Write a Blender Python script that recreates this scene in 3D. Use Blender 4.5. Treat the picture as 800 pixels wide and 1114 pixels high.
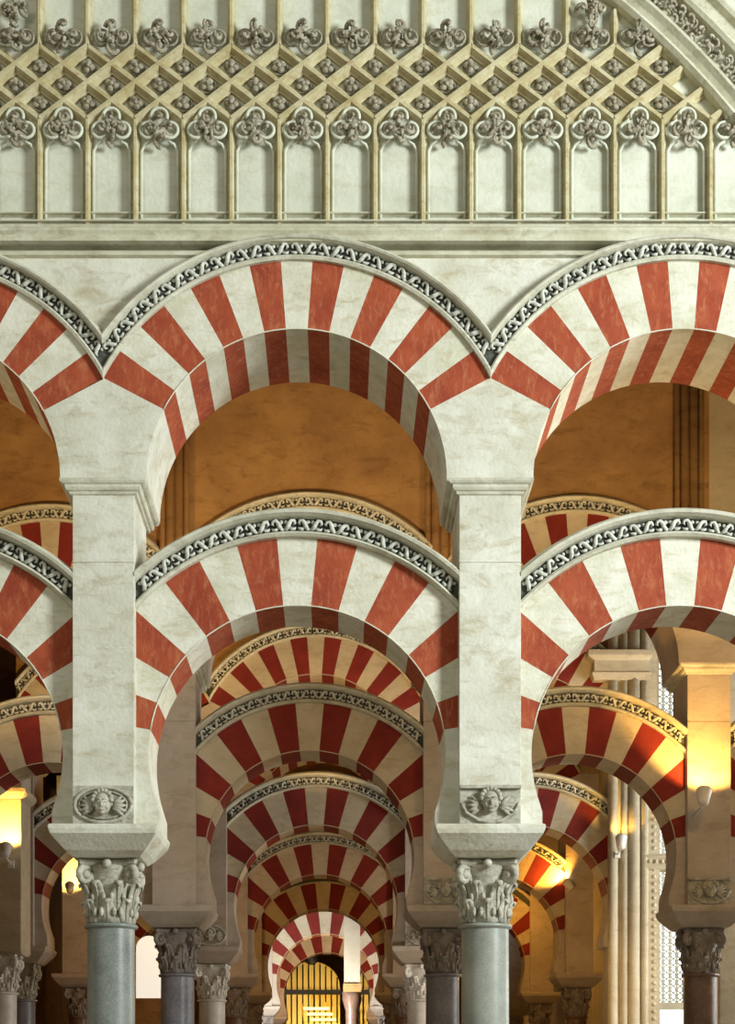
import bpy, math, random
from mathutils import Vector, Matrix
random.seed(7)
for o in list(bpy.data.objects): bpy.data.objects.remove(o)
SC = bpy.context.scene
COL = SC.collection
PI = math.pi
U = 0.0075                     # metres per photo pixel in the plane of the front arcade
CAMZ = 1.6
Y1 = 13.5                      # distance of the front arcade
VX, HY = 369.0, 1190.0
def fx(p): return (p - VX) * U
def fz(p): return CAMZ + (HY - p) * U
def ax(p, Y): return (p - VX) / 1800.0 * Y          # photo pixel at distance Y
def az(p, Y): return CAMZ + (HY - p) / 1800.0 * Y

# ------------------------------------------------------------------ camera, world, lights
cd = bpy.data.cameras.new('camera'); cam = bpy.data.objects.new('camera', cd); COL.objects.link(cam)
cam.location = (0, 0, CAMZ); cam.rotation_euler = (PI / 2, 0, 0)
cd.sensor_width = 36; cd.lens = 1800.0 / 1114 * 36
cd.shift_x = (400 - VX) / 1114; cd.shift_y = (HY - 557) / 1114
cd.clip_end = 300
SC.camera = cam
SC.view_settings.view_transform = 'Standard'; SC.view_settings.look = 'None'
SC.view_settings.gamma = 1; SC.view_settings.use_curve_mapping = False
SC.view_settings.exposure = 0.0
SC.cycles.use_denoising = True
SC.cycles.max_bounces = 6
W = bpy.data.worlds.new('world'); SC.world = W; W.use_nodes = True
W.node_tree.nodes['Background'].inputs[0].default_value = (0.97, 1.0, 0.88, 1)
W.node_tree.nodes['Background'].inputs[1].default_value = 0.24

def aim(o, target):
    d = Vector(target) - o.location
    o.rotation_euler = d.to_track_quat('-Z', 'Y').to_euler()
def area(name, loc, target, sx, sy, power, color):
    l = bpy.data.lights.new(name, 'AREA'); l.shape = 'RECTANGLE'; l.size = sx; l.size_y = sy
    l.energy = power; l.color = color
    o = bpy.data.objects.new(name, l); COL.objects.link(o); o.location = loc; aim(o, target); return o
def point(name, loc, power, color, r=0.12):
    l = bpy.data.lights.new(name, 'POINT'); l.energy = power; l.color = color; l.shadow_soft_size = r
    o = bpy.data.objects.new(name, l); COL.objects.link(o); o.location = loc; return o
def spot(name, loc, target, power, color, ang=70, r=0.08, blend=0.5):
    l = bpy.data.lights.new(name, 'SPOT'); l.energy = power; l.color = color; l.shadow_soft_size = r
    l.spot_size = math.radians(ang); l.spot_blend = blend
    o = bpy.data.objects.new(name, l); COL.objects.link(o); o.location = loc; aim(o, target); return o
WARM = (1.0, 0.60, 0.20); AMBER = (1.0, 0.50, 0.10)
# daylight from the tall windows of the crossing, right of and above the camera
area('daylight_crossing_window', (13, 4.3, 8.4), (0, 13.5, 6.0), 3.0, 5, 3350, (0.93, 0.99, 0.97))
area('warm_fill_left', (-9, -1, 12), (0, 13.5, 7.0), 6, 5, 420, (1.0, 0.90, 0.66))  # weak warm fill light added at the left, not a real window

# ------------------------------------------------------------------ materials
def nodes_of(name):
    m = bpy.data.materials.new(name); m.use_nodes = True
    nt = m.node_tree; b = nt.nodes['Principled BSDF']; return m, nt, b
def stone(name, base, second, stain=None, scale=1.5, rough=0.85, bump=0.25, stain_amt=0.5, fine=30.0, contrast=(0.35, 0.65), brush=None):
    m, nt, b = nodes_of(name); N = nt.nodes; L = nt.links
    tc = N.new('ShaderNodeNewGeometry')
    n1 = N.new('ShaderNodeTexNoise'); n1.inputs['Scale'].default_value = scale; n1.inputs['Detail'].default_value = 8; n1.inputs['Roughness'].default_value = 0.65
    L.new(tc.outputs['Position'], n1.inputs['Vector'])
    r1 = N.new('ShaderNodeValToRGB'); r1.color_ramp.elements[0].position = contrast[0]; r1.color_ramp.elements[1].position = contrast[1]
    r1.color_ramp.elements[0].color = (*base, 1); r1.color_ramp.elements[1].color = (*second, 1)
    L.new(n1.outputs['Fac'], r1.inputs['Fac'])
    out = r1.outputs['Color']
    if stain:
        mp = N.new('ShaderNodeMapping'); mp.inputs['Scale'].default_value = (1.0, 1.0, 2.4) if not brush else brush
        L.new(tc.outputs['Position'], mp.inputs['Vector'])
        n2 = N.new('ShaderNodeTexNoise'); n2.inputs['Scale'].default_value = scale * 1.7; n2.inputs['Detail'].default_value = 10; n2.inputs['Roughness'].default_value = 0.7
        n2.inputs['Distortion'].default_value = 0.6
        L.new(mp.outputs['Vector'], n2.inputs['Vector'])
        r2 = N.new('ShaderNodeValToRGB'); r2.color_ramp.elements[0].position = 0.50; r2.color_ramp.elements[1].position = 0.72
        r2.color_ramp.elements[0].color = (0, 0, 0, 1); r2.color_ramp.elements[1].color = (stain_amt,) * 3 + (1,)
        L.new(n2.outputs['Fac'], r2.inputs['Fac'])
        mx = N.new('ShaderNodeMix'); mx.data_type = 'RGBA'
        L.new(r2.outputs['Color'], mx.inputs[0]); L.new(out, mx.inputs[6]); mx.inputs[7].default_value = (*stain, 1)
        out = mx.outputs[2]
    L.new(out, b.inputs['Base Color'])
    b.inputs['Roughness'].default_value = rough
    n3 = N.new('ShaderNodeTexNoise'); n3.inputs['Scale'].default_value = fine; n3.inputs['Detail'].default_value = 6
    L.new(tc.outputs['Position'], n3.inputs['Vector'])
    bp = N.new('ShaderNodeBump'); bp.inputs['Strength'].default_value = bump; bp.inputs['Distance'].default_value = 0.02
    L.new(n3.outputs['Fac'], bp.inputs['Height']); L.new(bp.outputs['Normal'], b.inputs['Normal'])
    return m
def speckle(name, a, c, scale=60, rough=0.35):
    m, nt, b = nodes_of(name); N = nt.nodes; L = nt.links
    tc = N.new('ShaderNodeNewGeometry')
    n1 = N.new('ShaderNodeTexNoise'); n1.inputs['Scale'].default_value = scale; n1.inputs['Detail'].default_value = 6; n1.inputs['Roughness'].default_value = 0.8
    n2 = N.new('ShaderNodeTexNoise'); n2.inputs['Scale'].default_value = 4; n2.inputs['Detail'].default_value = 4
    L.new(tc.outputs['Position'], n1.inputs['Vector']); L.new(tc.outputs['Position'], n2.inputs['Vector'])
    ad = N.new('ShaderNodeMath'); ad.operation = 'MULTIPLY_ADD'; ad.inputs[1].default_value = 0.6; L.new(n1.outputs['Fac'], ad.inputs[0])
    ml = N.new('ShaderNodeMath'); ml.operation = 'MULTIPLY'; ml.inputs[1].default_value = 0.4; L.new(n2.outputs['Fac'], ml.inputs[0]); L.new(ml.outputs[0], ad.inputs[2])
    r = N.new('ShaderNodeValToRGB'); r.color_ramp.elements[0].position = 0.38; r.color_ramp.elements[1].position = 0.62
    r.color_ramp.elements[0].color = (*a, 1); r.color_ramp.elements[1].color = (*c, 1)
    L.new(ad.outputs[0], r.inputs['Fac']); L.new(r.outputs['Color'], b.inputs['Base Color']); b.inputs['Roughness'].default_value = rough
    return m
def plain(name, c, rough=0.5, metal=0.0, emit=None, es=0):
    m, nt, b = nodes_of(name); b.inputs['Base Color'].default_value = (*c, 1); b.inputs['Roughness'].default_value = rough; b.inputs['Metallic'].default_value = metal
    if emit: b.inputs['Emission Color'].default_value = (*emit, 1); b.inputs['Emission Strength'].default_value = es
    return m
M = {}
M['white'] = stone('pale_limestone', (0.58, 0.57, 0.46), (0.76, 0.76, 0.67), (0.40, 0.33, 0.19), 2.2, stain_amt=0.8)
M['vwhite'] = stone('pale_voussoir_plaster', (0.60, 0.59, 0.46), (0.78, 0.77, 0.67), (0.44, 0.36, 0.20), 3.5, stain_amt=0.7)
M['vred'] = stone('brick_red_plaster', (0.28, 0.038, 0.013), (0.40, 0.078, 0.026), (0.52, 0.20, 0.09), 4.0, stain_amt=0.75, brush=(3, 3, 1.0))
M['moulding'] = stone('moulding_stone', (0.50, 0.49, 0.38), (0.66, 0.65, 0.54), (0.24, 0.21, 0.13), 3.0, stain_amt=0.7)
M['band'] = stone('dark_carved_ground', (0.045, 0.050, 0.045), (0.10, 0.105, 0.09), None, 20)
M['carving'] = stone('carved_leaf_stone', (0.52, 0.53, 0.47), (0.70, 0.71, 0.64), (0.14, 0.14, 0.11), 14.0, stain_amt=0.8)
M['panel'] = stone('panel_stone', (0.58, 0.60, 0.49), (0.72, 0.74, 0.63), (0.44, 0.40, 0.25), 2.2, stain_amt=0.5)
M['ochre'] = stone('ochre_tracery_stone', (0.46, 0.39, 0.20), (0.62, 0.57, 0.38), (0.31, 0.21, 0.07), 5.0, stain_amt=0.75)
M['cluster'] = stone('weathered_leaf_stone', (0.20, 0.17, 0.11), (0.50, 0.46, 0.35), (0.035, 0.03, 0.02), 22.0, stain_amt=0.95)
M['cornice'] = stone('cornice_stone', (0.50, 0.48, 0.34), (0.66, 0.65, 0.52), (0.27, 0.22, 0.12), 2.6, stain_amt=0.7)
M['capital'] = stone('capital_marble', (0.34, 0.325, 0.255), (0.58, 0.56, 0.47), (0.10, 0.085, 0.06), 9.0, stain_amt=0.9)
M['brown'] = stone('brown_rear_masonry', (0.32, 0.175, 0.065), (0.46, 0.27, 0.10), (0.15, 0.07, 0.025), 1.8, stain_amt=0.7)
M['lightstone'] = stone('buff_ashlar', (0.46, 0.40, 0.28), (0.58, 0.52, 0.38), (0.25, 0.19, 0.10), 2.0)
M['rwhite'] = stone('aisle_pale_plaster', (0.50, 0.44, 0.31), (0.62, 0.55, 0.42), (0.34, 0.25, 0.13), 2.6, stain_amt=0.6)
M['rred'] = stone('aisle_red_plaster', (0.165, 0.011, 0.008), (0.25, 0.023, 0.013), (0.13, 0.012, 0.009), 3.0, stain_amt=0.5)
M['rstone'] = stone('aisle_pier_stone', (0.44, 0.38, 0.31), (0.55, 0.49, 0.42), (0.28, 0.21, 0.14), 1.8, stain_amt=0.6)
M['green_marble'] = speckle('green_grey_marble', (0.125, 0.14, 0.13), (0.29, 0.31, 0.28))
M['pale_granite'] = speckle('pale_green_granite', (0.20, 0.22, 0.195), (0.40, 0.41, 0.36), 90)
M['violet_marble'] = speckle('violet_grey_marble', (0.13, 0.13, 0.16), (0.26, 0.26, 0.29), 25)
M['white_marble'] = speckle('white_marble', (0.60, 0.58, 0.54), (0.78, 0.77, 0.74), 8)
M['rose_marble'] = speckle('dark_rose_marble', (0.10, 0.06, 0.045), (0.22, 0.14, 0.10), 20)
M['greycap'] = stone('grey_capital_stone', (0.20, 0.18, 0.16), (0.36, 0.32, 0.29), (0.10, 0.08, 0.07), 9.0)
M['floor'] = speckle('floor_marble', (0.22, 0.18, 0.13), (0.34, 0.28, 0.21), 3, 0.4)
M['wood'] = stone('dark_roof_timber', (0.08, 0.045, 0.02), (0.13, 0.075, 0.035), None, 3)
M['gold'] = plain('gilded_metal', (0.75, 0.52, 0.10), 0.35, 0.3)
M['black'] = plain('black_iron', (0.015, 0.013, 0.012), 0.5)
M['lampbody'] = plain('white_lamp_housing', (0.75, 0.75, 0.72), 0.4)
M['lampglass'] = plain('lamp_glass', (1, 0.9, 0.7), 0.2, 0, (1.0, 0.88, 0.65), 6)
M['daypane'] = plain('daylit_pane', (0.9, 0.95, 1.0), 0.3, 0, (0.90, 0.97, 1.0), 1.5)
M['ivory'] = stone('ivory_plaster', (0.42, 0.38, 0.29), (0.50, 0.46, 0.37), None, 2)

# ------------------------------------------------------------------ mesh builder
class MB:
    def __init__(s): s.v = []; s.f = []; s.m = []; s.sm = []
    def add(s, verts, faces, mat=0, smooth=False):
        b = len(s.v); s.v += [tuple(v) for v in verts]
        for f in faces: s.f.append(tuple(i + b for i in f)); s.m.append(mat); s.sm.append(smooth)
    def box(s, x0, x1, y0, y1, z0, z1, mat=0):
        s.add([(x0,y0,z0),(x1,y0,z0),(x1,y1,z0),(x0,y1,z0),(x0,y0,z1),(x1,y0,z1),(x1,y1,z1),(x0,y1,z1)],
              [(0,3,2,1),(4,5,6,7),(0,1,5,4),(1,2,6,5),(2,3,7,6),(3,0,4,7)], mat)
    def prism(s, poly, y0, y1, mat=0):
        n = len(poly)
        s.add([(x, y0, z) for x, z in poly] + [(x, y1, z) for x, z in poly],
              [tuple(range(n)), tuple(range(2*n-1, n-1, -1))] + [(i, i+n, (i+1) % n + n, (i+1) % n) for i in range(n)], mat)
    def stack(s, levels, mat=0):      # levels: (x0,x1,y0,y1,z)
        vs = []
        for x0, x1, y0, y1, z in levels: vs += [(x0,y0,z),(x1,y0,z),(x1,y1,z),(x0,y1,z)]
        n = len(levels); fs = [(3,2,1,0), tuple(4*(n-1)+i for i in range(4))]
        for k in range(n-1):
            for i in range(4): fs.append((4*k+i, 4*k+(i+1) % 4, 4*k+4+(i+1) % 4, 4*k+4+i))
        s.add(vs, fs, mat)
    def lathe(s, prof, n=32, c=(0,0,0), mat=0, smooth=True):
        vs = []
        for r, z in prof:
            for i in range(n): a = 2*PI*i/n; vs.append((c[0]+r*math.cos(a), c[1]+r*math.sin(a), c[2]+z))
        fs = [tuple(range(n-1, -1, -1)), tuple((len(prof)-1)*n+i for i in range(n))]
        for k in range(len(prof)-1):
            for i in range(n): fs.append((k*n+i, k*n+(i+1) % n, (k+1)*n+(i+1) % n, (k+1)*n+i))
        s.add(vs, fs, mat, smooth)
    def tube(s, pts, rad, n=6, mat=0, wide=None):
        pts = [Vector(p) for p in pts]; k = len(pts)
        if not hasattr(rad, '__len__'): rad = [rad]*k
        vs = []
        up0 = None
        for i, p in enumerate(pts):
            t = (pts[min(i+1, k-1)] - pts[max(i-1, 0)]).normalized()
            if wide is not None:
                a = Vector(wide); a = (a - t*a.dot(t)).normalized(); b = t.cross(a)
                rw, rt = rad[i] if hasattr(rad[i], '__len__') else (rad[i], rad[i])
            else:
                if up0 is None: up0 = Vector((0,1,0)) if abs(t.y) < 0.9 else Vector((1,0,0))
                a = (up0 - t*up0.dot(t)).normalized(); up0 = a; b = t.cross(a); rw = rt = rad[i]
            for j in range(n):
                an = 2*PI*(j+0.5)/n; vs.append(p + a*(rw*math.cos(an)) + b*(rt*math.sin(an)))
        fs = [tuple(range(n)), tuple((k-1)*n+i for i in range(n-1, -1, -1))]
        for q in range(k-1):
            for i in range(n): fs.append((q*n+(i+1) % n, q*n+i, (q+1)*n+i, (q+1)*n+(i+1) % n))
        s.add(vs, fs, mat, True)
    def ball(s, c, rx, ry, rz, nu=10, nv=7, mat=0, rot=None):
        vs = [];
        for j in range(nv+1):
            ph = PI*j/nv
            for i in range(nu):
                th = 2*PI*i/nu; v = Vector((rx*math.sin(ph)*math.cos(th), ry*math.sin(ph)*math.sin(th), rz*math.cos(ph)))
                if rot: v = rot @ v
                vs.append((c[0]+v.x, c[1]+v.y, c[2]+v.z))
        fs = []
        for j in range(nv):
            for i in range(nu): fs.append((j*nu+i, (j+1)*nu+i, (j+1)*nu+(i+1) % nu, j*nu+(i+1) % nu))
        s.add(vs, fs, mat, True)
    def mesh(s, name, mats):
        me = bpy.data.meshes.new(name); me.from_pydata(s.v, [], s.f)
        for m in mats: me.materials.append(m)
        me.polygons.foreach_set('material_index', s.m); me.polygons.foreach_set('use_smooth', s.sm)
        me.validate(); me.update()
        import bmesh
        bm = bmesh.new(); bm.from_mesh(me); bmesh.ops.recalc_face_normals(bm, faces=bm.faces); bm.to_mesh(me); bm.free()
        return me
    def build(s, name, mats, parent=None, loc=(0,0,0), bevel=0):
        if not isinstance(mats, (list, tuple)): mats = [mats]
        o = bpy.data.objects.new(name, s.mesh(name, mats)); COL.objects.link(o)
        o.location = loc
        if parent: o.parent = parent
        if bevel:
            md = o.modifiers.new('bevel', 'BEVEL'); md.width = bevel; md.segments = 2; md.limit_method = 'ANGLE'; md.angle_limit = math.radians(40)
        return o
def link_mesh(name, me, parent, loc=(0,0,0)):
    o = bpy.data.objects.new(name, me); COL.objects.link(o); o.parent = parent; o.location = loc; return o
def tag(o, label, cat, group=None):
    o['label'] = label; o['category'] = cat
    if group: o['group'] = group
    return o
def empty(name, loc, label, cat, group=None):
    o = bpy.data.objects.new(name, None); COL.objects.link(o); o.location = loc; o.empty_display_size = 0.2
    return tag(o, label, cat, group)
def struct(name, mb, mats):
    o = mb.build(name, mats); o['kind'] = 'structure'; return o

# ------------------------------------------------------------------ room shell
ZT = 12.2
mb = MB(); mb.box(-14, 14, -8, 70, -0.3, 0); struct('floor', mb, M['floor'])
mb = MB(); mb.box(-9.5, 9.5, Y1+0.2, 26.4, ZT-0.8, ZT-0.55); mb.box(-9.5, 5.4, 26.4, 66, ZT-0.8, ZT-0.55); struct('ceiling', mb, M['wood'])
mb = MB(); mb.box(-9.5, -9.2, Y1, 66, 0, ZT-0.8); struct('wall_left', mb, M['brown'])
mb = MB(); mb.box(9.2, 9.5, Y1, 18.6, 0, ZT-0.8); mb.box(9.2, 9.5, 24.6, 26.2, 0, ZT-0.8); mb.box(9.2, 9.5, 18.6, 24.6, 0, 2.0); mb.box(9.2, 9.5, 18.6, 24.6, 7.5, ZT-0.8)
mb.box(5.1, 5.4, 26.6, 66, 0, ZT-0.8); struct('wall_right', mb, M['lightstone'])
mb = MB(); mb.box(-9.5, 5.4, 60, 60.3, 0, ZT-0.8); struct('wall_back', mb, M['brown'])
# unseen glowing pane and area light, added to brighten the second and third arcades
mb = MB(); mb.box(9.3, 9.34, 18.6, 24.6, 2.0, 7.5); struct('added_light_pane', mb, M['daypane'])
area('added_aisle_fill', (9.0, 21.6, 4.8), (0, 23.5, 3.2), 5.5, 4.5, 680, (0.97, 0.96, 0.90))
# wall with the latticed window to the right of the third arcade
WX0, WX1 = ax(716, 26.3), ax(753, 26.3)
wz0, wz1 = az(1091, 26.3), az(680, 26.3)
mb = MB(); mb.box(4.9, WX0, 26.2, 26.6, 0, ZT-0.8); mb.box(WX1, 9.5, 26.2, 26.6, 0, ZT-0.8)
mb.box(WX0, WX1, 26.2, 26.6, az(1098, 26.3), wz0); mb.box(WX0, WX1, 26.2, 26.6, wz1, ZT-0.8); mb.box(WX0, WX1, 26.2, 26.6, 0, az(1113, 26.3)-0.9)
struct('wall_transept', mb, M['lightstone'])
mb = MB(); mb.box(WX0-0.02, WX1+0.02, 26.5, 26.53, az(1113, 26.3)-0.9, wz1+0.02); w2 = struct('window_2', mb, M['daypane'])
mb = MB()
n = 5; h = (wz1-wz0)
for i in range(1, n): mb.box(WX0+(WX1-WX0)*i/n-0.012, WX0+(WX1-WX0)*i/n+0.012, 26.40, 26.43, wz0, wz1)
k = 0
while wz0 + k*0.11 < wz1:
    z = wz0 + k*0.11
    for i in range(n):
        xc = WX0+(WX1-WX0)*(i+0.5)/n
        mb.tube([(xc+0.042*math.cos(a), 26.415, z+0.05*math.sin(a)) for a in [2*PI*q/8 for q in range(9)]], 0.014, 4)
    k += 1
mb.build('window_lattice', stone('lattice_stone', (0.5, 0.5, 0.42), (0.6, 0.6, 0.5), None, 3), w2)

# ------------------------------------------------------------------ arcade pieces
HW = 33.5          # pier half width (photo px of the front plane)
ISP = 47.0         # springer half width
RT = 74.0          # voussoir depth
MO = 31.0          # depth of the moulding outside the voussoirs
CYU, CYL = 521.0, 817.0
TU = 1.02          # thickness of the upper wall

def leafscroll(mb, cx, cz, rad, a0, a1, y, mat):
    """row of curled leaves along an arc; rad is the mid radius in metres"""
    L = rad*(a1-a0); n = max(4, int(L/(14.5*U))); da = (a1-a0)/n
    for i in range(n):
        ac = a0 + da*(i+0.5)
        fl = 1 if i % 2 else -1
        def P(u, v, w=0):
            a = ac - fl*u*U/rad; r = rad + v*U
            return (cx + r*math.cos(a), y - w*U, cz + r*math.sin(a))
        f = random.uniform(0.85, 1.15); g = random.uniform(0.85, 1.2)
        mb.tube([P(-7.5, -4.6*f, 0.8), P(-5, -4.8, 2.5), P(-2.6, -2, 3.6), P(-1.0, 2, 3.6), P(1.2, 4.8*f, 3.6), P(4.0, 4.6, 3.2), P(5.2, 1.8, 2.8), P(3.2, 0.2, 2)],
                [1.0*U, 2.0*U*g, 2.6*U, 2.5*U*g, 2.3*U, 2.0*U*g, 1.5*U, 0.8*U], 5, mat)
        mb.tube([P(-1.5, -2.5, 1), P(1.5, -4.8, 2.8), P(4.8, -4.4*f, 2.6), P(6, -2, 1)], [1.1*U, 1.9*U*g, 1.6*U, 0.5*U], 5, mat)
        mb.ball(P(-4.6, 3.6, 1.5), 2.2*U*g, 1.5*U, 2.2*U*f, 6, 4, mat)

def arc_mould(mb, cx, cz, prof, half, n=56, mats=None):
    """prof: list of (radius m, y) ; clipped by vertical planes at +-half"""
    k = len(prof); vs = []
    for i in range(n+1):
        t = i/n
        for r, y in prof:
            a = math.acos(min(1, half/r)); th = a + (PI-2*a)*t
            vs.append((cx + r*math.cos(th), y, cz + r*math.sin(th)))
    for q in range(k-1):
        fs = [(i*k+q, i*k+q+1, (i+1)*k+q+1, (i+1)*k+q) for i in range(n)]
        mb.add(vs, fs, mats[q] if mats else 0, False)
    mb.add(vs, [tuple(range(k)), tuple(n*k+i for i in range(k))], 0)

def voussoirs(mb, cx, cz, r, R, clip, t0, t1, y0, y1, n=15, seg=3):
    for i in range(n):
        A = t0 + (t1-t0)*i/n; B = t0 + (t1-t0)*(i+1)/n
        vs = []
        for j in range(seg+1):
            th = A + (B-A)*j/seg; c = abs(math.cos(th))
            Ro = R if c < 1e-6 else min(R, clip/c)
            for (ra, y) in ((r, y0), (Ro, y0), (Ro, y1), (r, y1)): vs.append((cx+ra*math.cos(th), y, cz+ra*math.sin(th)))
        fs = [(0,1,2,3), tuple(4*seg+q for q in (3,2,1,0))]
        for j in range(seg):
            for q in range(4): fs.append((4*j+q, 4*j+4+q, 4*j+4+(q+1) % 4, 4*j+(q+1) % 4))
        mb.add(vs, fs, 0 if i % 2 == 0 else 1)

def make_upper_arch(x0, x1, Y, mats, label, group, carve=True):
    """x0, x1: pier centres in front px"""
    half = (x1-x0)/2*U; cx = fx((x0+x1)/2); r = half - ISP*U - 0.0; R = r + RT*U; cz = fz(CYU)
    root = empty('upper_arch', (cx, Y, 0), label, 'arch', group)
    mb = MB(); t = math.acos(min(1, half/R))
    voussoirs(mb, 0, cz, r, R, half, t, PI-t, 0, TU, 15, 4)
    mb.build('voussoir_ring', [mats[0], mats[1]], root)
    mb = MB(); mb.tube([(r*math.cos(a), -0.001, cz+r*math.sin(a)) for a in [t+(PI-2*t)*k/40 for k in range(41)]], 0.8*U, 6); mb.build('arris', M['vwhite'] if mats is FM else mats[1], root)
    mb = MB()
    pr = [(R-0.5*U, 0.02), (R-0.5*U, -0.035), (R+2.5*U, -0.045), (R+4.5*U, -0.035), (R+5*U, -0.002), (R+18*U, -0.005), (R+18.3*U, -0.06), (R+19.5*U, -0.09), (R+21.5*U, -0.10), (R+23.5*U, -0.09), (R+24.3*U, -0.055), (R+26*U, -0.05), (R+26*U, 0.13)]
    if R+5*U > half:
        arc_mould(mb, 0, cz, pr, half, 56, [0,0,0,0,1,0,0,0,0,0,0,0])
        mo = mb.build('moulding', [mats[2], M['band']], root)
        if carve:
            mb = MB(); rm = R + 11.6*U; a = math.acos(min(1, half/rm)) + 0.02
            leafscroll(mb, 0, cz, rm, a, PI-a, -0.004, 0)
            mb.build('carved_leaves', mats[3], mo)
    return root

def make_lower_arch(x0, x1, Y, mats, label, group, carve=True):
    half = (x1-x0)/2*U; cx = fx((x0+x1)/2); r = half - 47*U; R = r + RT*U; cz = fz(CYL); clip = half - HW*U
    root = empty('horseshoe_arch', (cx, Y, 0), label, 'arch', group)
    y0, y1 = 0.13, 0.76
    mb = MB(); t = math.radians(9.5)
    voussoirs(mb, 0, cz, r, R, clip, t, PI-t, y0, y1, 15, 6)
    mb.build('voussoir_ring', [mats[0], mats[1]], root)
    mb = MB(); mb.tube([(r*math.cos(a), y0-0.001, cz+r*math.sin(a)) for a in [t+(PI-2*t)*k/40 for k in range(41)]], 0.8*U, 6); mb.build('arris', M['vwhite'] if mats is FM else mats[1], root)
    zb = fz(897)
    for s in (-1, 1):
        pts = [(s*clip, cz + clip*math.tan(t)), (s*r*math.cos(t), cz+r*math.sin(t))]
        aend = math.asin((zb-cz)/r)
        for i in range(1, 13):
            a = t + (aend-t)*i/12; pts.append((s*max(r*math.cos(a), half-59*U), cz+r*math.sin(a)))
        pts.append((s*clip, zb))
        mb = MB(); mb.prism(pts, y0, y1); mb.build('springer', mats[4], root)
    mb = MB()
    pr = [(R, y1), (R, y0-0.055), (R+2.5*U, y0-0.075), (R+5*U, y0-0.06), (R+5.5*U, y0-0.015), (R+19.5*U, y0-0.03), (R+20*U, y0-0.10), (R+22.5*U, y0-0.135), (R+25.5*U, y0-0.14), (R+28*U, y0-0.11), (R+29*U, y0-0.07), (R+MO*U, y0-0.04), (R+MO*U, y1)]
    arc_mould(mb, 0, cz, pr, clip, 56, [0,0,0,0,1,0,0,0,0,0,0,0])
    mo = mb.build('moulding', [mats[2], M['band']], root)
    if carve:
        mb = MB(); rm = R + 12.3*U; a = math.acos(clip/rm) + 0.03
        leafscroll(mb, 0, cz, rm, a, PI-a, y0-0.028, 0)
        mb.build('carved_leaves', mats[3], mo)
    return root

def face_mb(style):
    """carved head in its foliage, centred on (0, 0), front towards -y; px units * U"""
    mb = MB(); u = U
    mb.stack([(-33*u, 33*u, -0.012, 0.02, -20*u), (-33*u, 33*u, -0.012, 0.02, 21*u)])
    if style == 0:
        pts = [(31*u*math.cos(a), -0.02, 19*u*math.sin(a)) for a in [2*PI*i/28 for i in range(29)]]
        mb.tube(pts, 2.2*u, 6)
        pts = [(26*u*math.cos(a), -0.02, 15*u*math.sin(a)) for a in [2*PI*i/28 for i in range(29)]]
        mb.tube(pts, 1.2*u, 5)
    else:
        mb.box(-33*u, 33*u, -0.05, 0, 17.5*u, 21*u)
        mb.tube([(-32*u, -0.02, 2*u), (-26*u, -0.03, -9*u), (-13*u, -0.03, -17*u), (0, -0.03, -19*u), (13*u, -0.03, -17*u), (26*u, -0.03, -9*u), (32*u, -0.02, 2*u)], 2*u, 6)
    hy = -0.05; hz = 1*u if style == 0 else 3*u
    mb.ball((0, hy, hz), 9.5*u, 8*u, 12.5*u, 16, 12)
    mb.ball((0, hy-8.2*u, hz-2*u), 1.5*u, 2.2*u, 3.2*u, 8, 6)            # nose
    mb.ball((0, hy-6.2*u, hz-7.5*u), 3.4*u, 1.7*u, 1.1*u, 8, 6)          # lips
    mb.ball((0, hy-4.5*u, hz-10.5*u), 3.6*u, 3*u, 2.4*u, 8, 6)          # chin
    for s in (-1, 1):
        mb.ball((s*3.7*u, hy-6.6*u, hz+1.0*u), 1.7*u, 1.1*u, 1.0*u, 8, 6)   # eyes
        mb.tube([(s*1.2*u, hy-7.6*u, hz+2.6*u), (s*3.8*u, hy-7.6*u, hz+4.0*u), (s*7*u, hy-4.8*u, hz+2.6*u)], 0.8*u, 5)
        mb.ball((s*5*u, hy-4.6*u, hz-4*u), 3.2*u, 2.6*u, 3.4*u, 8, 6)     # cheeks
        mb.ball((s*9.5*u, hy, hz-0.5*u), 1.5*u, 2*u, 3*u, 8, 6)         # ears
    for i in range(9):                                                # hair curls
        a = PI*i/8; mb.ball((10*u*math.cos(a), hy-2.5*u, hz+3*u+10.5*u*math.sin(a)), 3*u, 3.2*u, 2.8*u, 7, 5)
    for s in (-1, 1):                                                 # foliage or wings
        for q in range(5):
            a = -0.9 + 0.5*q
            mb.tube([(s*9*u, -0.02, -2*u), (s*(14+3*math.cos(a))*u, -0.045, (-2+6*math.sin(a))*u), (s*(17+9*math.cos(a))*u, -0.03, (-2+13*math.sin(a))*u)],
                    [(1.5*u, 1.5*u), (3*u, 2*u), (0.8*u, 1*u)], 6, 0, (0, 0, 1))
    return mb
FACE = [face_mb(0).mesh('relief_oval', [M['capital']]), face_mb(1).mesh('relief_cherub', [M['capital']])]

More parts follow.
